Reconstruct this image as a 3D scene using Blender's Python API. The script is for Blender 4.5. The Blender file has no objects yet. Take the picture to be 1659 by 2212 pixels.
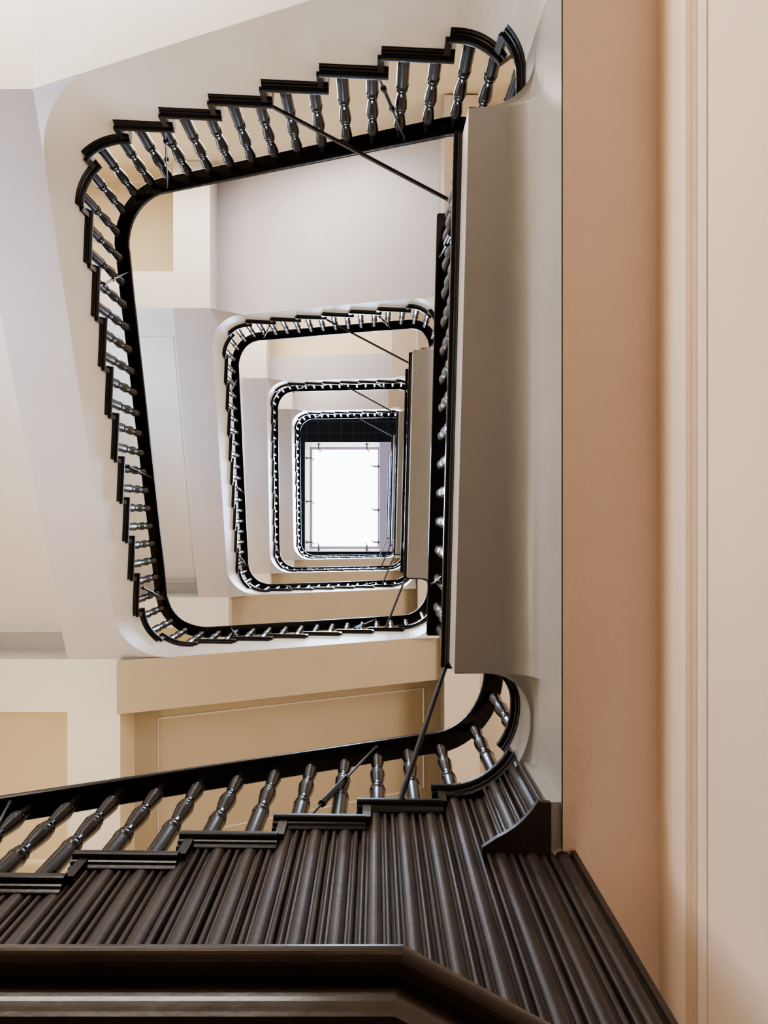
import bpy, math, bisect
from mathutils import Vector, Matrix

C = bpy.context.scene.collection
F = 1800.0                 # focal length in pixels of the 1659x2212 frame
RISE = 0.17                # one riser
K = RISE / F
ZC = 1.5                   # eye height over the lower floor
LV = [-7.6, 20.4, 48.05, 75.6, 97.9, 125.9]     # landing levels in risers over the eye
def RR(n): return (LV[n + 1] - LV[n]) / 28.0
def Z(r): return ZC + r * RISE                  # risers over the eye -> world height

# ------------------------------------------------------------------ materials
def nodes(name):
    m = bpy.data.materials.new(name); m.use_nodes = True
    nt = m.node_tree; nt.nodes.clear()
    out = nt.nodes.new('ShaderNodeOutputMaterial'); b = nt.nodes.new('ShaderNodeBsdfPrincipled')
    nt.links.new(b.outputs[0], out.inputs[0])
    return m, nt, b

def paint(name, col, rough=0.5, var=0.06, scale=3.0, bump=0.15, bscale=40.0, coat=0.0, spec=0.5):
    m, nt, b = nodes(name)
    tc = nt.nodes.new('ShaderNodeTexCoord')
    n1 = nt.nodes.new('ShaderNodeTexNoise'); n1.inputs['Scale'].default_value = scale; n1.inputs['Detail'].default_value = 5
    nt.links.new(tc.outputs['Object'], n1.inputs['Vector'])
    r = nt.nodes.new('ShaderNodeValToRGB')
    r.color_ramp.elements[0].position = 0.3; r.color_ramp.elements[1].position = 0.7
    r.color_ramp.elements[0].color = (*[max(0, c * (1 - var)) for c in col], 1)
    r.color_ramp.elements[1].color = (*[min(1, c * (1 + var)) for c in col], 1)
    nt.links.new(n1.outputs['Fac'], r.inputs['Fac']); nt.links.new(r.outputs['Color'], b.inputs['Base Color'])
    n2 = nt.nodes.new('ShaderNodeTexNoise'); n2.inputs['Scale'].default_value = bscale; n2.inputs['Detail'].default_value = 6
    nt.links.new(tc.outputs['Object'], n2.inputs['Vector'])
    bp = nt.nodes.new('ShaderNodeBump'); bp.inputs['Strength'].default_value = bump; bp.inputs['Distance'].default_value = 0.01
    nt.links.new(n2.outputs['Fac'], bp.inputs['Height']); nt.links.new(bp.outputs['Normal'], b.inputs['Normal'])
    b.inputs['Roughness'].default_value = rough
    b.inputs['Specular IOR Level'].default_value = spec
    b.inputs['Coat Weight'].default_value = coat; b.inputs['Coat Roughness'].default_value = 0.12
    return m

M = {}
M['plaster'] = paint('white_plaster', (0.66, 0.635, 0.60), 0.42, 0.03, 2.0, 0.10, 22)
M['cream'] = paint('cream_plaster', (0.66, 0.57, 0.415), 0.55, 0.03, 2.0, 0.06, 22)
M['cool_lit'] = paint('plaster_cool_light_tint', (0.49, 0.47, 0.52), 0.42, 0.03, 2.0, 0.10, 22)  # same plaster, with the cool light on the soffits put into its colour
M['pale'] = paint('pale_cream_paint', (0.72, 0.64, 0.55), 0.55, 0.02, 2.0, 0.05, 22)
M['tan'] = paint('plaster_dim_light_tint', (0.46, 0.39, 0.29), 0.55, 0.03, 2.0, 0.06, 22)  # dim warm light under the bottom flight, put into a darker base colour
M['pink'] = paint('pink_plaster', (0.77, 0.625, 0.53), 0.6, 0.03, 2.0, 0.28, 26)
M['wallpink'] = paint('pale_pink_paint', (0.86, 0.725, 0.625), 0.55, 0.02, 1.5, 0.03, 20)
M['trim'] = paint('tan_trim_paint', (0.66, 0.50, 0.36), 0.4, 0.02, 1.5, 0.02, 20)
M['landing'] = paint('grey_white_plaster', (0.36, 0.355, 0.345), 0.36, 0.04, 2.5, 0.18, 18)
M['black'] = paint('black_gloss_paint', (0.0055, 0.0048, 0.0050), 0.25, 0.25, 6.0, 0.05, 60, 0.0, 0.32)
M['reed'] = paint('black_brown_reeded_paint', (0.038, 0.0305, 0.028), 0.36, 0.3, 5.0, 0.08, 50, 0.0, 0.28)
M['rail'] = paint('dark_brown_varnish', (0.0075, 0.0048, 0.0042), 0.28, 0.3, 6.0, 0.03, 60, 0.0, 0.3)
M['iron'] = paint('dark_iron', (0.05, 0.05, 0.055), 0.35, 0.2, 20.0, 0.1, 80)
M['iron'].node_tree.nodes['Principled BSDF'].inputs['Metallic'].default_value = 0.7
M['steel'] = paint('grey_steel', (0.55, 0.58, 0.62), 0.3, 0.05, 20, 0.02, 80)
M['lavender'] = paint('lavender_paint', (0.36, 0.28, 0.38), 0.6, 0.03, 2, 0.03, 20)
M['floor'] = paint('brown_floor', (0.22, 0.15, 0.10), 0.4, 0.1, 2, 0.03, 20)
m, nt, b = nodes('skylight_glass')
b.inputs['Base Color'].default_value = (0.9, 0.95, 1, 1)
b.inputs['Emission Color'].default_value = (0.90, 0.95, 1.0, 1); b.inputs['Emission Strength'].default_value = 9.0
n = nt.nodes.new('ShaderNodeTexNoise'); n.inputs['Scale'].default_value = 1.0
r = nt.nodes.new('ShaderNodeMapRange'); r.inputs['To Min'].default_value = 5.0; r.inputs['To Max'].default_value = 6.0
nt.links.new(n.outputs['Fac'], r.inputs['Value']); nt.links.new(r.outputs['Result'], b.inputs['Emission Strength'])
M['sky'] = m
# ceiling tiles with pale joints; their backlit shade is put into near-black colours
m, nt, b = nodes('backlit_ceiling_tiles')
tc = nt.nodes.new('ShaderNodeTexCoord'); br = nt.nodes.new('ShaderNodeTexBrick')
br.offset = 0.0
br.inputs['Color1'].default_value = (0.006, 0.006, 0.008, 1); br.inputs['Color2'].default_value = (0.008, 0.007, 0.008, 1)
br.inputs['Mortar'].default_value = (0.03, 0.03, 0.035, 1); br.inputs['Scale'].default_value = 1.0
br.inputs['Brick Width'].default_value = 0.33; br.inputs['Row Height'].default_value = 0.33; br.inputs['Mortar Size'].default_value = 0.006
nt.links.new(tc.outputs['Object'], br.inputs['Vector']); nt.links.new(br.outputs['Color'], b.inputs['Base Color'])
b.inputs['Roughness'].default_value = 0.8; b.inputs['Specular IOR Level'].default_value = 0.1
M['tiles'] = m

# ------------------------------------------------------------------ mesh builder
class MB:
    def __init__(s): s.v = []; s.f = []; s.m = []; s.sm = []
    def add(s, vs, fs, mi=0, smooth=False):
        o = len(s.v); s.v += [tuple(v) for v in vs]
        for f in fs: s.f.append([o + i for i in f]); s.m.append(mi); s.sm.append(smooth)
    def quad(s, a, b, c, d, mi=0): s.add([a, b, c, d], [(0, 1, 2, 3)], mi)
    def box(s, x0, x1, y0, y1, z0, z1, mi=0):
        vs = [(x, y, z) for z in (z0, z1) for y in (y0, y1) for x in (x0, x1)]
        s.add(vs, [(0, 2, 3, 1), (4, 5, 7, 6), (0, 1, 5, 4), (2, 6, 7, 3), (0, 4, 6, 2), (1, 3, 7, 5)], mi)
    def loft(s, rings, closed=True, caps=True, mi=0, smooth=False):
        n = len(rings[0]); vs = [p for r in rings for p in r]; fs = []
        m = n if closed else n - 1
        for i in range(len(rings) - 1):
            for j in range(m):
                k = (j + 1) % n
                fs.append((i * n + j, i * n + k, (i + 1) * n + k, (i + 1) * n + j))
        s.add(vs, fs, mi, smooth)
        if caps and closed:
            s.add(rings[0], [tuple(range(n))[::-1]], mi); s.add(rings[-1], [tuple(range(n))], mi)
    def tube(s, pts, rad, seg=10, mi=0):
        pts = [Vector(p) for p in pts]; rings = []
        up = Vector((0.3, 0.2, 1)).normalized()
        for i, p in enumerate(pts):
            d = (pts[min(i + 1, len(pts) - 1)] - pts[max(i - 1, 0)]).normalized()
            a = d.cross(up)
            if a.length < 1e-4: a = d.cross(Vector((1, 0, 0)))
            a.normalize(); b = d.cross(a)
            rr = rad[i] if isinstance(rad, (list, tuple)) else rad
            rings.append([p + (a * math.cos(2 * math.pi * k / seg) + b * math.sin(2 * math.pi * k / seg)) * rr for k in range(seg)])
        s.loft(rings, True, True, mi, True)
    def lathe(s, prof, seg=14, mi=0):
        rings = [[(r * math.cos(2 * math.pi * k / seg), r * math.sin(2 * math.pi * k / seg), z) for k in range(seg)] for r, z in prof]
        s.loft(rings, True, True, mi, True)
    def mesh(s, name, mats):
        me = bpy.data.meshes.new(name); me.from_pydata(s.v, [], s.f)
        for mt in (mats if isinstance(mats, (list, tuple)) else [mats]): me.materials.append(mt)
        me.polygons.foreach_set('material_index', s.m); me.polygons.foreach_set('use_smooth', s.sm)
        me.update(); return me
    def build(s, name, mats, parent=None, loc=None):
        o = bpy.data.objects.new(name, s.mesh(name, mats)); C.objects.link(o)
        if parent is not None: o.parent = parent
        if loc is not None: o.location = loc
        return o

def fix_normals(o):
    import bmesh
    bm = bmesh.new(); bm.from_mesh(o.data); bmesh.ops.remove_doubles(bm, verts=bm.verts, dist=1e-5)
    bmesh.ops.recalc_face_normals(bm, faces=bm.faces); bm.to_mesh(o.data); bm.free()
    return o

def tag(o, label=None, cat=None, group=None, kind=None):
    for k, v in (('label', label), ('category', cat), ('group', group), ('kind', kind)):
        if v: o[k] = v
    return o
def empty(name, loc, label, cat, group=None):
    o = bpy.data.objects.new(name, None); C.objects.link(o); o.empty_display_size = 0.2
    o['label'] = label; o['category'] = cat
    if group: o['group'] = group
    return o      # kept at the world origin so that parts carry world coordinates
def struct(o): o['kind'] = 'structure'; return o

# ------------------------------------------------------------------ plan of the well (nosing line, going up anticlockwise)
V6 = (0.556, 1.069); V7 = (0.556, 0.640); V8 = (0.266, 0.640); V1 = (0.322, -1.580); V2 = (0.580, -1.580)
V3 = (0.580, -2.037); V4 = (-1.727, -2.145); V5 = (-1.855, 1.041)
VERT = [(V6, .28), (V7, .13), (V8, .012), (V1, .012), (V2, .18), (V3, .24), (V4, .30), (V5, .31), (V6, .28), (V7, .13)]
NA, NL = 14, 24
_cache = {}
def offset_line(p, q, d):
    hx, hy = q[0] - p[0], q[1] - p[1]; l = math.hypot(hx, hy); n = (-hy / l, hx / l)
    return (p[0] + n[0] * d, p[1] + n[1] * d), (hx / l, hy / l)
def isect(p, u, q, w):
    den = u[0] * w[1] - u[1] * w[0]; t = ((q[0] - p[0]) * w[1] - (q[1] - p[1]) * w[0]) / den
    return (p[0] + u[0] * t, p[1] + u[1] * t)
def path(d):
    d = round(d, 5)
    if d in _cache: return _cache[d]
    P = [v for v, _ in VERT]; R = [r for _, r in VERT]; n = len(P)
    prev = V5; nxt = V8
    full = [prev] + P + [nxt]
    lines = [offset_line(full[i], full[i + 1], d) for i in range(len(full) - 1)]
    pts = []; tang_end = None
    for i in range(n):
        (p0, u), (p1, w) = lines[i], lines[i + 1]
        v = isect(p0, u, p1, w)
        cr = u[0] * w[1] - u[1] * w[0]
        r = R[i] + d if cr < 0 else max(R[i] - d, .004)
        ang = math.acos(max(-1, min(1, u[0] * w[0] + u[1] * w[1])))
        tl = r * math.tan(ang / 2)
        a = (v[0] - u[0] * tl, v[1] - u[1] * tl)
        s = -1 if cr < 0 else 1
        c = (a[0] - u[1] * r * s, a[1] + u[0] * r * s)
        a0 = math.atan2(a[1] - c[1], a[0] - c[0])
        arc = [(c[0] + r * math.cos(a0 + s * ang * k / NA), c[1] + r * math.sin(a0 + s * ang * k / NA)) for k in range(NA + 1)]
        if tang_end is not None:
            for k in range(1, NL):
                f = k / NL; pts.append((tang_end[0] + (arc[0][0] - tang_end[0]) * f, tang_end[1] + (arc[0][1] - tang_end[1]) * f))
        pts += arc; tang_end = arc[-1]
    _cache[d] = pts
    return pts
PER = NA + NL
def ARC(i): return i * PER, i * PER + NA      # index range of the arc at vertex i
BASE = path(0.0); NT = len(BASE) - 1
def at(d, t):
    p = path(d); t = max(0, min(NT, t)); i = min(int(t), NT - 1); f = t - i
    return (p[i][0] + (p[i + 1][0] - p[i][0]) * f, p[i][1] + (p[i + 1][1] - p[i][1]) * f)
SL = [0.0]
for i in range(NT): SL.append(SL[-1] + math.dist(BASE[i], BASE[i + 1]))
def s_of(t): i = min(int(t), NT - 1); return SL[i] + (SL[i + 1] - SL[i]) * (t - i)
def t_of(s):
    i = max(0, min(NT - 1, bisect.bisect_right(SL, s) - 1)); return i + (s - SL[i]) / (SL[i + 1] - SL[i])
def project(x, y, lo, hi):
    best = (9, lo)
    for k in range(int(lo * 20), int(hi * 20) + 1):
        p = at(0, k / 20); dd = math.hypot(p[0] - x, p[1] - y)
        if dd < best[0]: best = (dd, k / 20)
    return best[1]
TI = {}
TI[1] = project(.535, -1.945, ARC(4)[0], ARC(5)[1])
for i in range(2, 9):
    x = .355 - .2945 * (i - 2); TI[i] = project(x, -2.048 - .0464 * (.355 - x), ARC(5)[0], ARC(6)[1])
for i in range(10, 20):
    y = -1.862 + .2901 * (i - 10); TI[i] = project(-1.738 - .0402 * (y + 1.862), y, ARC(6)[0], ARC(7)[1])
TI[9] = t_of((s_of(TI[8]) + s_of(TI[10])) / 2)
for i in range(21, 28):
    x = -1.517 + .289 * (i - 21); TI[i] = project(x, 1.045 + .0115 * (x + 1.517), ARC(7)[0], ARC(8)[1])
TI[20] = t_of((s_of(TI[19]) + s_of(TI[21])) / 2)
TI[28] = project(.512, .965, ARC(8)[0], ARC(8)[1])
T28 = TI[28] - ARC(8)[0]                     # the same place at the start of the path (the landing's first edge)
TI[0] = t_of(s_of(TI[1]) - .289)
def t_i(x):
    i = int(math.floor(x)); i = max(0, min(27, i)); return TI[i] + (TI[i + 1] - TI[i]) * (x - i)
def i_t(t):
    if t <= TI[0]: return 0.0
    for i in range(28):
        if t <= TI[i + 1]: return i + (t - TI[i]) / (TI[i + 1] - TI[i])
    return 28.0
T7E = ARC(9)[1]
def rail_h(t):               # rail underside over the landing, in risers
    e0 = ARC(1)[1]
    if t < e0:               # tail of the ramp from the flight below
        t2 = t + ARC(8)[0]; return rail_h(t2) - 28
    i = i_t(t)
    if t <= TI[27]: base = max(5.4, i + 4.2); return base
    s0, s1 = s_of(TI[27]), s_of(T7E); f = max(0, min(1, (s_of(t) - s0) / (s1 - s0))); f = f * f * (3 - 2 * f) * .35 + f * .65
    return 31.2 + (33.4 - 31.2) * f
def trange(a, b, step=None):
    out = [a] + [k for k in range(int(math.floor(a)) + 1, int(math.ceil(b))) if a + 1e-3 < k < b - 1e-3] + [b]
    return out

def sweep(mb, prof, ts, zf, mi=0, smooth=False, caps=True):
    rings = [[(*at(d, t), zf(t) + z) for d, z in prof] for t in ts]
    mb.loft(rings, True, caps, mi, smooth)

# ------------------------------------------------------------------ camera
cam = bpy.data.cameras.new('camera'); cam_o = bpy.data.objects.new('camera', cam); C.objects.link(cam_o)
cam_o.location = (0, 0, ZC); cam_o.rotation_euler = (math.pi, 0, 0)
cam.sensor_fit = 'AUTO'; cam.sensor_width = 36; cam.lens = 36 * F / 2212
cam.shift_x = (829.5 - 812) / 2212; cam.shift_y = (1110 - 1106) / 2212
cam.clip_start = 0.01; cam.clip_end = 100
bpy.context.scene.camera = cam_o

# ------------------------------------------------------------------ treads, string, soffit
NOSE = [(.30, 0), (.008, 0), (.002, -.004), (0, -.010), (0, -.026), (.003, -.033), (.010, -.036), (.016, -.037), (.016, -.046), (.019, -.052), (.026, -.057), (.030, -.066), (.030, -.074), (.075, -.074), (.075, -.04)]
def tread_profile(D):
    return [(D, 0)] + NOSE[1:] + [(D, -.04)]
def tread_mesh(n, i):
    mb = MB(); zt = Z(LV[n] + i * RR(n)); D = .38 if i in (8, 9, 18, 19, 20) else 1.25 if 3 <= i <= 25 else .16
    a = TI[i]; b = t_of(s_of(TI[i + 1]) + .035)
    sweep(mb, tread_profile(D), trange(a, b), lambda t: zt)
    # riser end under the front of the tread
    a2, b2 = t_of(s_of(a) + .022), t_of(s_of(a) + .052)
    h = RR(n) * RISE
    sweep(mb, [(.012, -.036), (D, -.036), (D, -h), (.012, -h)], [a2, b2], lambda t: zt)
    sweep(mb, [(.018, -.036), (.10, -.036), (.10, -.062), (.018, -.062)], [t_of(s_of(a) + .006), a2], lambda t: zt)
    return mb

DEP = {1: (4.4, 4.12, 4.2), 2: (2.8, 5.0, 3.2), 3: (2.8, 5.0, 3.0), 4: (2.8, 5.0, 3.0)}
def depth(n, t):
    dT, dL, dB = DEP[n]
    def sm(a, b, x): f = max(0, min(1, (x - a) / (b - a))); return f * f * (3 - 2 * f)
    if t < TI[12]: return dT + (dL - dT) * sm(ARC(6)[0], ARC(6)[1], t)
    return dL + (dB - dL) * sm(ARC(7)[0], ARC(7)[1], t)
def plane_T(n, x): return LV[n] + (2 + (.355 - x) / .2945 - DEP[n][0]) * RR(n)
def plane_L(n, y): return LV[n] + (10 + (y + 1.862) / .2901 - DEP[n][1]) * RR(n)
def plane_B(n, x): return LV[n] + (21 + (x + 1.517) / .289 - DEP[n][2]) * RR(n)
def low(n, t):
    """Lower edge of the string, in risers: in the soffit planes along the flights, eased round the corners."""
    x, y = at(.032, t)
    if t <= ARC(5)[1]: return min(plane_T(n, x), LV[n] + (max(i_t(t), 0) - DEP[n][0] + .35) * RR(n)) if t < ARC(5)[0] + 7 else plane_T(n, x)
    if t <= ARC(6)[0]: return plane_T(n, x)
    if t < ARC(6)[1]:
        f = (t - ARC(6)[0]) / NA; return plane_T(n, at(.032, ARC(6)[0])[0]) * (1 - f) + plane_L(n, at(.032, ARC(6)[1])[1]) * f
    if t <= ARC(7)[0]: return plane_L(n, y)
    if t < ARC(7)[1]:
        f = (t - ARC(7)[0]) / NA; return plane_L(n, at(.032, ARC(7)[0])[1]) * (1 - f) + plane_B(n, at(.032, ARC(7)[1])[0]) * f
    if t <= ARC(8)[0]: return plane_B(n, x)
    f = (t - ARC(8)[0]) / NA
    return plane_B(n, at(.032, ARC(8)[0])[0]) + f * 1.1 * RR(n)

XW, YT, YB, XR = -3.45, -3.75, 2.75, 3.2
XWI, YTI, YBI, XRI = XW + .02, YT + .02, YB - .02, XR - .02
BX0, BX1 = .606, .925            # the beam along the landing edge
def sline(a, b, d):              # line through the nosing vertices moved out by d
    return offset_line(a, b, d)
LT, LL, LB = (V3, V4), (V4, V5), (V5, V6)
def xs(y, d): (p, u) = sline(*LL, d); return p[0] + u[0] * (y - p[1]) / u[1]
def yt(x, d): (p, u) = sline(*LT, d); return p[1] + u[1] * (x - p[0]) / u[0]
def yb(x, d): (p, u) = sline(*LB, d); return p[1] + u[1] * (x - p[0]) / u[0]
SD, BW = .032, .39
def corner(l1, l2, d1, d2):
    p, u = sline(*l1, d1); q, w = sline(*l2, d2); return isect(p, u, q, w)

def string_mesh(n):
    mb = MB(); last = ARC(8)[1] + 8
    for i in range(0, 29):
        a = ARC(4)[1] if i == 0 else TI[i]
        b = TI[i + 1] if i < 28 else last
        if i == 28: zt = Z(LV[n + 1]) - .05
        else: zt = Z(LV[n] + i * RR(n)) - .05
        ts = trange(a, b)
        mb.loft([[(*at(SD, t), Z(low(n, t))), (*at(SD, t), zt), (*at(SD + .06, t), zt), (*at(SD + .06, t), Z(low(n, t)) + .09)] for t in ts], True, True, 0, False)
    return mb

def soffit_mesh(n):
    mb = MB(); dT, dL, dB = DEP[n]; r = RR(n); L = LV[n]; XW, YT, YB = XWI, YTI, YBI
    zT = lambda x: Z(L + (2 + (.355 - x) / .2945 - dT) * r)
    zL = lambda y: Z(L + (10 + (y + 1.862) / .2901 - dL) * r)
    zB = lambda x: Z(L + (21 + (x + 1.517) / .289 - dB) * r)
    B1 = corner(LT, LL, SD, SD); C1 = corner(LL, LB, SD, SD)
    B2 = (B1[0] - BW, B1[1] - BW); C2 = (C1[0] - BW, C1[1] + BW)
    xr = .25 if n >= 3 else .60
    RL, RT, RB = (dL * r * .17 - .17 * r - .095, dT * .17 * r - .17 * r - .085, dB * .17 * r - .17 * r - .085)
    zp = zL(B1[1]); zq = zL(C1[1])
    recT = n >= 3
    # top flight
    N = 10
    xg = [xr + (B1[0] - xr) * k / N for k in range(N + 1)]
    if not recT:
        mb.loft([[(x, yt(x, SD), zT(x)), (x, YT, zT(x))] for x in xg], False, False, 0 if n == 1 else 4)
    else:
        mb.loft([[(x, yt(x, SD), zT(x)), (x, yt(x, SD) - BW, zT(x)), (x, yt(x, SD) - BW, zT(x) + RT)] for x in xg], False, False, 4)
        mb.loft([[(x, yt(x, SD) - BW, zT(x) + RT), (x, YT, zT(x) + RT)] for x in xg], False, False, 1)
    zr = zT(xr)
    mb.quad((xr, yt(xr, SD), zr), (xr, YT, zr), (BX0 + .3, YT, zr), (BX0 + .3, yt(xr, SD), zr), 2)
    # step between top flight and corner platform
    mb.quad((B1[0], B1[1], zp), (B1[0], YT, zp), (B1[0], YT, zT(B1[0]) + .01), (B1[0], B1[1], zT(B1[0]) + .01))
    # corner platform B with recess
    def plat(Cn, C2n, yo, z, zrc):
        mb.quad((Cn[0], Cn[1], z), (Cn[0], yo, z), (C2n[0], yo, z), (C2n[0], Cn[1], z))
        mb.quad((C2n[0], Cn[1], z), (C2n[0], C2n[1], z), (XW, C2n[1], z), (XW, Cn[1], z))
        mb.quad((C2n[0], C2n[1], z), (C2n[0], yo, z), (C2n[0], yo, zrc), (C2n[0], C2n[1], zrc))
        mb.quad((C2n[0], C2n[1], z), (XW, C2n[1], z), (XW, C2n[1], zrc), (C2n[0], C2n[1], zrc))
        mb.quad((C2n[0], C2n[1], zrc), (C2n[0], yo, zrc), (XW, yo, zrc), (XW, C2n[1], zrc), 1)
    plat(B1, B2, YT, zp, zp + RL)
    # left flight: beam and recess
    yg = [B1[1] + (C1[1] - B1[1]) * k / N for k in range(N + 1)]
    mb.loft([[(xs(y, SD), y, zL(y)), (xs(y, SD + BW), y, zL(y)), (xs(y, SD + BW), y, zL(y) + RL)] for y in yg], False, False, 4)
    mb.loft([[(xs(y, SD + BW), y, zL(y) + RL), (XW, y, zL(y) + RL)] for y in yg], False, False)
    for y, z in ((B1[1], zp), (C1[1], zq)):
        mb.quad((xs(y, SD + BW), y, z), (XW, y, z), (XW, y, z + RL), (xs(y, SD + BW), y, z + RL))
    # corner platform C with recess
    plat(C1, C2, YB, zq, zq + RL)
    # bottom flight
    xg = [C1[0] + (.62 - C1[0]) * k / N for k in range(N + 1)]
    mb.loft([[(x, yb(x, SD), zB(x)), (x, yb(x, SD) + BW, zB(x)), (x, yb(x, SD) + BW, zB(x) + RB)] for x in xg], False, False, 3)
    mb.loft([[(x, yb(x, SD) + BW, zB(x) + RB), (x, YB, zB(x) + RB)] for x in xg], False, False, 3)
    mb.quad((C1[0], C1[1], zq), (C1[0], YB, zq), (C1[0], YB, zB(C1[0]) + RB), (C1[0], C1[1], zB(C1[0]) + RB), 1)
    # fans that fill between the rounded string and the straight flights
    for Cn, (a0, a1), z in ((B1, ARC(6), zp), (C1, ARC(7), zq)):
        for k in range(a0, a1):
            p, q = at(SD, k), at(SD, k + 1)
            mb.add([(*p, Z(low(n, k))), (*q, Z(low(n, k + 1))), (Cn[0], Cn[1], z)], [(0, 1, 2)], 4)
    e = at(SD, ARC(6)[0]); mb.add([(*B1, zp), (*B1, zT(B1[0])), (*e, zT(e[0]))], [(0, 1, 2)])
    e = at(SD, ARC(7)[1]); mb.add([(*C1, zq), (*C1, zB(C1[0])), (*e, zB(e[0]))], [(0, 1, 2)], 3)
    for (a0, a1), Cn, z in ((ARC(5), corner(LT, (V2, V3), SD, SD), Z(L + (1 - dT) * r)), (ARC(8), corner(LB, (V6, V7), SD, SD), zB(.4))):
        for k in range(a0, a1):
            p, q = at(SD, k), at(SD, k + 1)
            mb.add([(*p, Z(low(n, k))), (*q, Z(low(n, k + 1))), (Cn[0], Cn[1], z)], [(0, 1, 2)])
    return mb, dict(zT=zT, zL=zL, zB=zB, B1=B1, C1=C1, zp=zp, zq=zq, RL=RL, RB=RB)

def moulding(mb, p, q, w=.012, h=.008):     # thin panel moulding on a recessed soffit
    p, q = Vector(p), Vector(q); d = (q - p).normalized(); s = d.cross(Vector((0, 0, 1))).normalized() * w / 2
    dn = Vector((0, 0, -h))
    mb.loft([[p - s, p + s, p + s + dn, p - s + dn], [q - s, q + s, q + s + dn, q - s + dn]], True, True)

def panel_mouldings(n, g):
    mb = MB(); B1, C1 = g['B1'], g['C1']; e = .16
    zc = g['zp'] + g['RL']
    P = [(B1[0] - BW - e, B1[1] - BW - e), (B1[0] - BW - e, YT + e), (XW + e, YT + e), (XW + e, B1[1] - BW - e)]
    for a, b_ in zip(P, P[1:] + P[:1]): moulding(mb, (*a, zc), (*b_, zc))
    zl = lambda y: g['zL'](y) + g['RL']
    y0, y1 = B1[1] + e, C1[1] - e
    P = [(xs(y0, SD + BW + e), y0), (xs(y1, SD + BW + e), y1), (XW + e, y1), (XW + e, y0)]
    for a, b_ in zip(P, P[1:] + P[:1]): moulding(mb, (*a, zl(a[1])), (*b_, zl(b_[1])))
    zb = lambda x: g['zB'](x) + g['RB']
    x0, x1 = C1[0] + e, .45
    P = [(x0, yb(x0, SD + BW + e)), (x1, yb(x1, SD + BW + e)), (x1, YB - e), (x0, YB - e)]
    for a, b_ in zip(P, P[1:] + P[:1]): moulding(mb, (*a, zb(a[0])), (*b_, zb(b_[0])))
    return mb

def landing_soffit(n):
    """Thin fascia under the landing edge, level soffit and the cove that runs down the beam face."""
    mb = MB(); L = LV[n]; zf = Z(L - 1.75); a, b = ARC(0)[1] - 6, ARC(4)[1]
    ts = trange(a, b)
    mb.loft([[(*at(SD, t), zf), (*at(SD, t), Z(L) - .05), (*at(SD + .05, t), Z(L) - .05)] for t in ts], False, False)
    pts = [at(SD, t) for t in ts if t <= ARC(1)[1]] + [at(SD, ARC(2)[1]), at(SD, ARC(3)[0])] + [at(SD, t) for t in ts if t >= ARC(4)[0]]
    rows = []
    seen = []
    for x, y in pts:
        rows.append((x, y))
    rows.sort(key=lambda p: -p[1])
    rings = []
    zb = Z(L - 4.4)
    for x, y in rows:
        x = min(x, BX0 - .002)
        cr = min(.13, (BX0 - x) * .8)
        ring = [(x, y, zf), (x + (BX0 - cr - x) * .5, y, zf), (BX0 - cr, y, zf)]
        for k in range(1, 9):
            an = math.pi / 2 * k / 8
            ring.append((BX0 - cr + cr * math.sin(an), y, zf - cr * (1 - math.cos(an))))
        ring.append((BX0, y, zf - cr - .1)); ring.append((BX0, y, zb))
        rings.append(ring)
    mb.loft(rings, False, False, 0, True)
    return mb

# ------------------------------------------------------------------ balusters and rails
RAILP = [(.003, 0), (.097, 0), (.101, .006), (.101, .018), (.096, .024), (.098, .040), (.090, .056), (.070, .066), (.030, .066), (.010, .056), (.002, .040), (.004, .024), (-.001, .018), (-.001, .006)]
_bal = {}
def baluster_mesh(h):
    h = round(h, 2)
    if h in _bal: return _bal[h]
    top = h + .012; S = 1.0
    rel = [(.0, .0165), (-.10, .0175), (-.112, .020), (-.116, .0245), (-.122, .0245), (-.126, .0215),
           (-.132, .0240), (-.143, .0275), (-.155, .0275), (-.163, .0255), (-.167, .0262), (-.172, .0262), (-.20, .0245), (-.26, .0195), (-.292, .0175),
           (-.297, .0235), (-.305, .0250), (-.312, .0235), (-.316, .0215), (-.322, .0245), (-.333, .0285), (-.347, .0290), (-.358, .0268), (-.362, .0278), (-.368, .0278), (-.40, .0262), (-.47, .0205), (-.508, .0180),
           (-.513, .0245), (-.521, .0262), (-.528, .0245), (-.532, .0230), (-.540, .0265), (-.551, .0292), (-.563, .0292), (-.572, .0270), (-.577, .0265), (-.585, .0272)]
    prof = [(r * 1.13, top + z) for z, r in rel if top + z > .03] + [(.0305, .0)]
    mb = MB(); mb.lathe(prof[::-1], 14)
    me = mb.mesh('baluster', M['black']); _bal[h] = me
    return me

def add_baluster(root, t, zb, zt, d=.052):
    x, y = at(d, t)
    o = bpy.data.objects.new('baluster', baluster_mesh(zt - zb)); C.objects.link(o); o.parent = root
    o.location = (x, y, zb)
    return o

def stay(root, n, tr, zr_, tf, zf_):
    """Iron stay with a turnbuckle, from the rail's underside to the tread end."""
    p = Vector((*at(.022, tr), zr_)); q = Vector((*at(.012, tf), zf_)); d = (q - p)
    mb = MB(); mb.tube([p + Vector((0, 0, .006)), p - Vector((0, 0, .010)), p + d * .04, p + d * .55, p + d * .7, q], [.010, .010, .0055, .0055, .0055, .0055], 8)
    o = mb.build('stay_rod', M['iron'], root)
    u = d.normalized(); a = u.cross(Vector((0, 0, 1))).normalized() * .012
    tb = MB(); s0, s1 = p + d * .54, p + d * .86
    for s_ in (1, -1): tb.tube([s0 + a * s_, s1 + a * s_], .0045, 6)
    for e in (s0, s1): tb.tube([e - u * .012, e + u * .012], .0145, 8)
    tb.build('turnbuckle', M['iron'], o)

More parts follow.
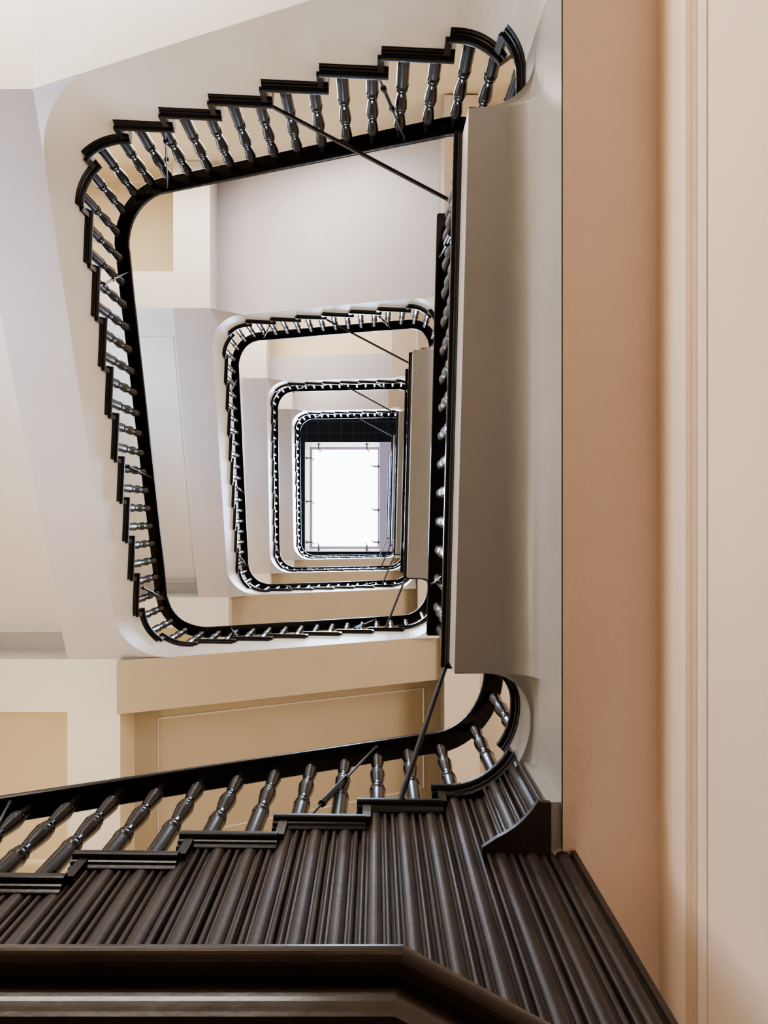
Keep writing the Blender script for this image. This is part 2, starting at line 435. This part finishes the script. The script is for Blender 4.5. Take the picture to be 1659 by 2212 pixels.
STAYS = [(2.67, 3.14), (7.87, 7.2), (10.54, 11.4), (15.4, 15.2), (19.0, 18.3), (21.56, 22.1), (26.25, 25.45)]
def balustrade(n, label, first_i=0):
    root = empty('balustrade', None, label, 'balustrade', 'balustrades around the stairwell')
    r = RR(n) if n < 5 else 1.0; L = LV[n]
    zr = lambda t: Z(L + rail_h(t) * r) if t >= ARC(1)[1] and t < TI[28] else Z(L + rail_h(t) * r)
    a = ARC(1)[1] if first_i == 0 else TI[first_i]
    b = ARC(9)[1] if n < 5 else ARC(4)[0]
    mb = MB(); sweep(mb, RAILP, trange(a, b), zr, 0, False)
    mb.build('handrail', M['rail'], root)
    if first_i == 0:        # landing balusters
        s0, s1 = s_of(T28), s_of(TI[1]); k = int(round((s1 - s0) / .148))
        for j in range(k):
            t = t_of(s0 + (j + .5) * (s1 - s0) / k)
            add_baluster(root, t, Z(L), Z(L + rail_h(t) * r))
        for y, (yr, yf) in ((0, (-1.36, -1.19)), (1, (.377, .27))):
            f = lambda yy: project(.3, yy, ARC(2)[1], ARC(3)[0])
            stay(root, n, f(yr), Z(L + 5.4 * r), f(yf), Z(L) + .01)
    if n < 5:
        for i in range(max(1, first_i), 28):
            s0, s1 = s_of(TI[i]), s_of(TI[i + 1])
            for fr in (.27, .77):
                t = t_of(s0 + fr * (s1 - s0))
                add_baluster(root, t, Z(L + i * r), Z(L + rail_h(t) * r))
        for ir, jf in STAYS:
            if min(ir, jf) < first_i + .2: continue
            tr, tf = t_i(ir), t_i(jf)
            stay(root, n, tr, Z(L + rail_h(tr) * r), tf, Z(L + math.floor(jf) * r) + .01)
    return root

def staircase(n, label, first_i=1):
    root = empty('staircase', None, label, 'staircase', 'flights winding up the stairwell')
    for i in range(first_i, 28):
        tread_mesh(n, i).build('tread', M['black'], root)
    if n >= 1:
        fix_normals(string_mesh(n).build('string', M['plaster'], root))
        mb, g = soffit_mesh(n)
        mb.build('soffit', [M['plaster'], M['cream'], M['wallpink'], M['tan'], M['cool_lit']], root)
        panel_mouldings(n, g).build('soffit_moulding', M['plaster'], root)
    return root

def landing(n, label):
    root = empty('landing', None, label, 'landing', 'landings along the right of the stairwell')
    L = LV[n]
    mb = MB(); sweep(mb, tread_profile(.16), trange(T28, t_of(s_of(TI[1]) + .035)), lambda t: Z(L))
    mb.build('landing_nosing', M['black'], root)
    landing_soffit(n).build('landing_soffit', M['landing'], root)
    sl = MB(); sl.box(.44, XRI, -1.62, .62, Z(L) - .045, Z(L) - .002); sl.box(BX0 + .02, XRI, YTI, -1.62, Z(L) - .045, Z(L) - .002); sl.box(BX0 + .02, XRI, .62, YBI, Z(L) - .045, Z(L) - .002)
    sl.build('landing_floor', M['floor'], root)
    z0, z1 = Z(L - 4.4), Z(L) - .05
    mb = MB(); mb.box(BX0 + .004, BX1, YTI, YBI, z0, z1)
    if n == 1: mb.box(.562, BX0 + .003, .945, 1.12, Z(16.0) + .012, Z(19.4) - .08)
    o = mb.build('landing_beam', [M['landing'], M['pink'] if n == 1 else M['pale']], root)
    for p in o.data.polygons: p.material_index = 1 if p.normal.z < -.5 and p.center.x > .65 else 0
    mb = MB(); mb.box(BX1 + .13 if n == 1 else BX1 + .001, XRI, YTI, YBI, z0 + .25, z1); mb.build('hall_soffit', M['pale'], root)
    return root

WHICH_S = ['lowest dark flight, black tread ends over the reeded panelling',
           'white plastered stair loop with black tread ends, largest full ring and nearest overhead',
           'second white stair ring upward, nested inside the largest one',
           'third white stair ring upward, with bright narrow soffits',
           'topmost and smallest white stair ring, just below the skylight']
WHICH_B = ['black balustrade sloping up to the right over the reeded panelling at bottom',
           'largest black balustrade ring, nearest overhead, glossy turned balusters',
           'second black balustrade ring upward, nested inside the largest one',
           'third black balustrade ring upward, thin and dark',
           'smallest full balustrade ring, framing the skylight and dark ceiling',
           'short straight balustrade at the very top, right beside the skylight']
WHICH_L = ['', 'grey coved landing edge with long black nosing beside the pink beam',
           'narrow grey landing strip left of the nearest landing rail', 'thin pale landing strip third from below, left of the wider grey one',
           'very thin landing strip next to the skylight', 'uppermost landing edge, a sliver right of the skylight']
for n in range(0, 5):
    staircase(n, WHICH_S[n], 20 if n == 0 else 1)
    balustrade(n, WHICH_B[n], 20 if n == 0 else 0)
balustrade(5, WHICH_B[5], 0)
for n in range(1, 6): landing(n, WHICH_L[n])

# ------------------------------------------------------------------ tie rods across the corners of the well
def tie(p, q, label):
    mb = MB(); mb.tube([p, q], .011, 10); o = mb.build('tie_rod', M['iron']); tag(o, label, 'rod', 'iron tie rods across the stairwell')
TIE_A = ['', 'long black tie rod slanting from the largest ring to the landing rail', 'thin tie rod at the upper right of the second ring', 'thin tie rod at the upper right of the third ring', 'hair-thin tie rod over the dark ceiling above the skylight']
TIE_B = ['dark tie rod dropping from the landing corner to the lowest flight', 'thin tie rod at the lower right corner of the largest ring', 'thin tie rod at the lower right corner of the second ring', 'thin tie rod at the lower right corner of the third ring', 'hair-thin tie rod below the skylight at the smallest ring']
for n in range(1, 5):
    L, r = LV[n], RR(n)
    p = (*at(.004, TI[5]), Z(L + 5 * r) - .02)
    tie(p, (.375, -1.62, Z(L + 4.9)), TIE_A[n])
for n in range(0, 5):
    L, r = LV[n], RR(n)
    tie((*at(.02, t_i(26.55)), Z(L + 26 * r) - .005), (.285, .636, Z(LV[n + 1]) - .03), TIE_B[n])

# ------------------------------------------------------------------ reeded panelling under the lowest flight
UNIT = .102
def reed(u):
    u = u % UNIT
    def bump(c, w, h):
        x = (u - c) / (w / 2); return h * math.sqrt(max(0, 1 - x * x))
    if u < .009: return -.016
    return max(bump(.017, .018, .011), bump(.055, .044, .014), bump(.092, .018, .011), 0.0)
def reed_samples(length):
    out = []; u = 0.0
    marks = [0, .0002, .0089, .0091] + [.0092 + .018 * (1 - math.cos(math.pi * k / 8)) / 2 for k in range(9)] + [.030] + [.033 + .044 * (1 - math.cos(math.pi * k / 12)) / 2 for k in range(13)] + [.080] + [.083 + .018 * (1 - math.cos(math.pi * k / 8)) / 2 for k in range(9)]
    k = 0
    while k * UNIT < length:
        for m_ in marks:
            x = k * UNIT + m_
            if x < length: out.append(x)
        k += 1
    return sorted(set(out + [length]))
XL0, XR0 = -2.2, .640
(pB, uB) = sline(*LB, .045)
def ztread(x):
    best = 20
    for i in range(20, 28):
        if at(0, TI[i])[0] + .02 <= x: best = i
    return Z(LV[0] + best * RR(0))
root = empty('reeded_panelling', None, 'dark reeded wooden panelling under the lowest flight of stairs', 'panelling')
mb = MB(); L_ = (XR0 - XL0) / uB[0]
rings = []
for u in reed_samples(L_):
    x = XL0 + u * uB[0]; y = pB[1] + uB[1] * (x - pB[0]) / uB[0] - reed(u)
    zt_ = ztread(x) - .055 if x < .50 else Z(16.0)
    rings.append([(x, y, ZC + .25), (x, y, zt_)])
mb.loft(rings, False, False, 0, False)
y_end = pB[1] + uB[1] * (XR0 - pB[0]) / uB[0]
mb.box(XR0 - .004, XR0 + .012, y_end - .016, y_end + .05, ZC + .25, Z(16.0))
mb.build('reeded_board', M['reed'], root)
ta = project(.395, 1.05, ARC(8)[0], ARC(8)[1]); te = project(.517, .93, ARC(8)[0], ARC(8)[1])
mb = MB(); rings = []; s0 = s_of(ta); f_ = 1.16
for u in reed_samples((s_of(te) - s0) * f_):
    t = t_of(s0 + u / f_); zt_ = Z(LV[0] + 27) - .055 if t < TI[28] else Z(LV[1]) - .055
    rings.append([(*at(.040 - reed(u), t), Z(16.0)), (*at(.040 - reed(u), t), zt_)])
mb.loft(rings, False, False, 0, False); mb.build('curved_reeded_board', M['reed'], root)
mb = MB(); arc = [at(.012, ta + (te - ta) * k / 16) for k in range(17)]
arc = [(arc[0][0] - .05, y_end - .03)] + arc
bot = [(x, y, Z(16.0) - .012) for x, y in arc] + [(.570, arc[-1][1] + .004, Z(16.0) - .012), (.570, y_end + .02, Z(16.0) - .012), (arc[0][0], y_end + .02, Z(16.0) - .012)]
topv = [(x, y, z + .022) for x, y, z in bot]
mb.loft([bot, topv], True, True); mb.build('corner_bracket', M['reed'], root)

# ------------------------------------------------------------------ dark cornice of the enclosure close overhead
P0 = [(-3.2, .536), (.034, .536), (.60, .839)]
def off_poly(d):
    (a, u) = offset_line(P0[1], P0[0], 0); out = []
    l1 = ((P0[0][0], P0[0][1] + d), (1, 0))
    dx, dy = P0[2][0] - P0[1][0], P0[2][1] - P0[1][1]; l = math.hypot(dx, dy); nx, ny = -dy / l, dx / l
    q = (P0[1][0] + nx * d, P0[1][1] + ny * d)
    c = isect(l1[0], l1[1], q, (dx / l, dy / l))
    return [l1[0], c, (P0[2][0] + nx * d, P0[2][1] + ny * d)]
ZT = 1.05
prof = [(.35, 0), (.016, 0)] + [(.016 - .016 * math.sin(math.pi * k / 12), -.016 + .016 * math.cos(math.pi * k / 12)) for k in range(1, 13)]
prof += [(.016, -.033), (.026, -.032)] + [(.026 + .010 * math.sin(math.pi / 2 * k / 5), -.022 - .010 * math.cos(math.pi / 2 * k / 5)) for k in range(1, 6)] + [(.0405, -.022), (.0405, -.032)]
prof += [(.040 + .004 * (1 - math.cos(math.pi * k / 8)) - .005 * math.sin(math.pi * k / 8), -.032 - .050 * k / 8) for k in range(1, 9)]
prof += [(.060, -.084), (.060, -.094), (.056, -.096), (.056, -.30), (.35, -.30)]
mb = MB()
for seg in (0, 1):
    rings = []
    for k in (seg, seg + 1):
        rings.append([(*off_poly(d)[k], ZC + ZT + z) for d, z in prof])
    mb.loft(rings, True, True)
fix_normals(mb.build('wood_cornice', M['reed']))
co = bpy.data.objects['wood_cornice']
tag(co, 'dark glossy wooden cornice with mitred corner, close overhead at the bottom edge', 'cornice')
M['cornice'] = paint('black_brown_cornice_gloss', (0.036, 0.027, 0.023), 0.22, 0.3, 5.0, 0.06, 30, 0.15, 0.4); co.data.materials[0] = M['cornice']
# carcass the cornice sits on, down to the floor
mb = MB(); pl = off_poly(.075); pl2 = [(pl[0][0], 1.04), pl[0], pl[1], pl[2], (pl[2][0], 1.04)]
mb.loft([[(x, y, 0.0) for x, y in pl2], [(x, y, ZC + ZT - .30) for x, y in pl2]], True, True)
o = fix_normals(mb.build('cabinet_carcass', M['reed'], co))

# ------------------------------------------------------------------ the shell: walls, beam, floor, ceilings
def wallbox(name, mat, *b):
    mb = MB(); mb.box(*b); return struct(mb.build(name, mat))
ZTOP = Z(140)
wallbox('wall_left', M['cream'], XW - .1, XW, YT - .1, YB + .1, 0, ZTOP)
wallbox('wall_back', M['cream'], XW - .1, XR + .1, YT - .1, YT, 0, ZTOP)
wallbox('wall_front', M['cream'], XW - .1, XR + .1, YB, YB + .1, 0, ZTOP)
wallbox('wall_right', M['wallpink'], XR, XR + .1, YT - .1, YB + .1, 0, ZTOP)
wallbox('floor', M['floor'], XW - .1, XR + .1, YT - .1, YB + .1, -.1, 0)
# lower hall wall under the beam, with its picture-rail mouldings
wallbox('wall_hall', M['wallpink'], BX1, BX1 + .12, YT, YB, 0, Z(16.0) + .2)
mb = MB()
def trimrun(z0, z1, pr):
    mb.box(BX1 - pr, BX1 + .002, YT, YB, z0, z1)
trimrun(Z(14.33), Z(14.56), .005); trimrun(Z(14.05), Z(14.29), .005)
struct(mb.build('trim_1', M['trim']))
mb = MB(); zs0, zs1 = Z(13.66), Z(14.04); ring = [(BX1 + .002, zs0), (BX1 - .004, zs0)] + [(BX1 - .004 - .006 * math.sin(math.pi * k / 10), zs0 + (zs1 - zs0) * k / 10) for k in range(1, 10)] + [(BX1 - .004, zs1), (BX1 + .002, zs1)]
mb.loft([[(x, y, z) for x, z in ring] for y in (YT, YB)], True, True)
mb.loft([[(BX1 - .007 * math.sin(math.pi * k / 6), y, Z(14.29) + (Z(14.33) - Z(14.29)) * k / 6) for k in range(7)] for y in (YT, YB)], True, True)
struct(mb.build('trim_2', M['wallpink']))
# dark tiled top ceiling with the skylight opening
OX0, OX1, OY0, OY1 = -2.03, .106, -2.05, 1.075
zc = ZTOP
mb = MB()
for b_ in ((XW, XR, YT, OY0), (XW, XR, OY1, YB), (XW, OX0, OY0, OY1)): mb.box(*b_, zc, zc + .1)
mb.box(OX1, XR, OY0, OY1, zc, zc + .1, 1)
o = struct(mb.build('ceiling_top', [M['tiles'], M['lavender']]))
ZS = Z(151)
mb = MB()
mb.box(OX0 - .06, OX0, OY0 - .06, OY1 + .06, zc + .1, ZS + .1); mb.box(OX1, OX1 + .06, OY0 - .06, OY1 + .06, zc + .1, ZS + .1)
mb.box(OX0, OX1, OY0 - .06, OY0, zc + .1, ZS + .1); mb.box(OX0, OX1, OY1, OY1 + .06, zc + .1, ZS + .1)
sk = empty('skylight', None, 'bright white rectangular skylight at the top of the stairwell', 'skylight')
mb.build('skylight_shaft', M['plaster'], sk)
mb = MB(); w = .075
mb.box(OX0, OX1, OY0, OY0 + w, ZS - .05, ZS); mb.box(OX0, OX1, OY1 - w, OY1, ZS - .05, ZS); mb.box(OX0, OX0 + w, OY0 + w, OY1 - w, ZS - .05, ZS); mb.box(OX1 - .05, OX1, OY0 + w, OY1 - w, ZS - .05, ZS)
mb.build('frame', M['lavender'], sk)
mb = MB(); mb.box(OX0 + .01, OX1 - .01, OY0 + .01, OY1 - .01, ZS, ZS + .03); mb.build('pane', M['sky'], sk)
def bracket(x, y, dx, dy):
    mb = MB(); z = zc + .35
    mb.tube([(x, y, z), (x + dx * .16, y + dy * .16, z)], .018, 8); mb.tube([(x + dx * .03 - dy * .05, y + dy * .03 - dx * .05, z), (x + dx * .03 + dy * .05, y + dy * .03 + dx * .05, z)], .014, 8)
    mb.tube([(x + dx * .16, y + dy * .16, z), (x + dx * .22 + dy * .05, y + dy * .22 + dx * .05, z + .25)], .02, 8)
    mb.build('bracket', M['iron'], sk)
for x in (-1.66, -.26): bracket(x, OY0, 0, 1); bracket(x, OY1, 0, -1)
for y in (-1.62, -.36, .82): bracket(OX0, y, 1, 0); bracket(OX1, y + .25 if y < 0 else y, -1, 0)

# ------------------------------------------------------------------ light
def point(name, loc, col, e, rad=.12):
    l = bpy.data.lights.new(name, 'POINT'); l.energy = e; l.color = col; l.shadow_soft_size = rad
    o = bpy.data.objects.new(name, l); C.objects.link(o); o.location = loc; return o
def area(name, loc, rot, sx, sy, col, e):
    l = bpy.data.lights.new(name, 'AREA'); l.shape = 'RECTANGLE'; l.size = sx; l.size_y = sy; l.energy = e; l.color = col
    o = bpy.data.objects.new(name, l); C.objects.link(o); o.location = loc; o.rotation_euler = rot; return o
WARM = (1.0, .80, .56)
area('skylight_daylight', ((OX0 + OX1) / 2, (OY0 + OY1) / 2, ZTOP - .05), (0, 0, 0), 1.9, 2.9, (.50, .69, 1.0), 1500)
for n in range(0, 5):
    L = LV[n]; r = RR(n)
    if n < 4:
        area('stair_fill', (-1.6, YT + .06, Z(L + 9 * r) + (3.15 if n == 0 else 2.6)), (math.radians(90), 0, 0), 2.2, .8, (1.0, .93, .84), 140 if n == 0 else 130)  # added warm fill along the back wall, no window there
        area('stair_fill', (XW + .06, -.9, Z(L + 13.3 * r) + 3.1), (0, math.radians(-90), 0), .7, 1.8, (.55, .72, 1.0), 60)  # added cool fill that tints the beam face and left soffits bluish
        point('corner_lamp', (-2.9, -3.0, Z(L + 9 * r) + 2.9), WARM, 14 if n == 0 else 18)
        point('corner_lamp', (-2.85, 2.2, Z(L + 20 * r) + 1.6), (1, .84, .64), 95 if n == 0 else 65)
    if n >= 1:
        area('hall_fill', (XR - .1, -.5, Z(L) + 1.5), (0, math.radians(90), 0), 1.6, 3.0, (1.0, .91, .80), 120)  # added warm fill from the hall side, for the strings opposite
point('lower_hall_fill', (-2.8, .5, 4.76), (1, .88, .74), 70, .25)  # unseen fill added to brighten the hall wall and beam face
point('lower_hall_fill', (.55, 2.1, 2.0), (1, .88, .76), 17, .15)  # unseen fill added behind the panelling
point('lower_hall_fill', (.6, -3.0, 1.9), (1, .88, .76), 22, .15)  # unseen fill added to lift the pink beam soffit

w = bpy.data.worlds.new('world'); bpy.context.scene.world = w; w.use_nodes = True
w.node_tree.nodes['Background'].inputs[0].default_value = (.55, .62, .75, 1); w.node_tree.nodes['Background'].inputs[1].default_value = .12
vs = bpy.context.scene.view_settings
vs.view_transform = 'AgX'; vs.look = 'AgX - Medium High Contrast'; vs.exposure = -0.13
cy = bpy.context.scene.cycles
cy.max_bounces = 10; cy.diffuse_bounces = 6; cy.glossy_bounces = 4
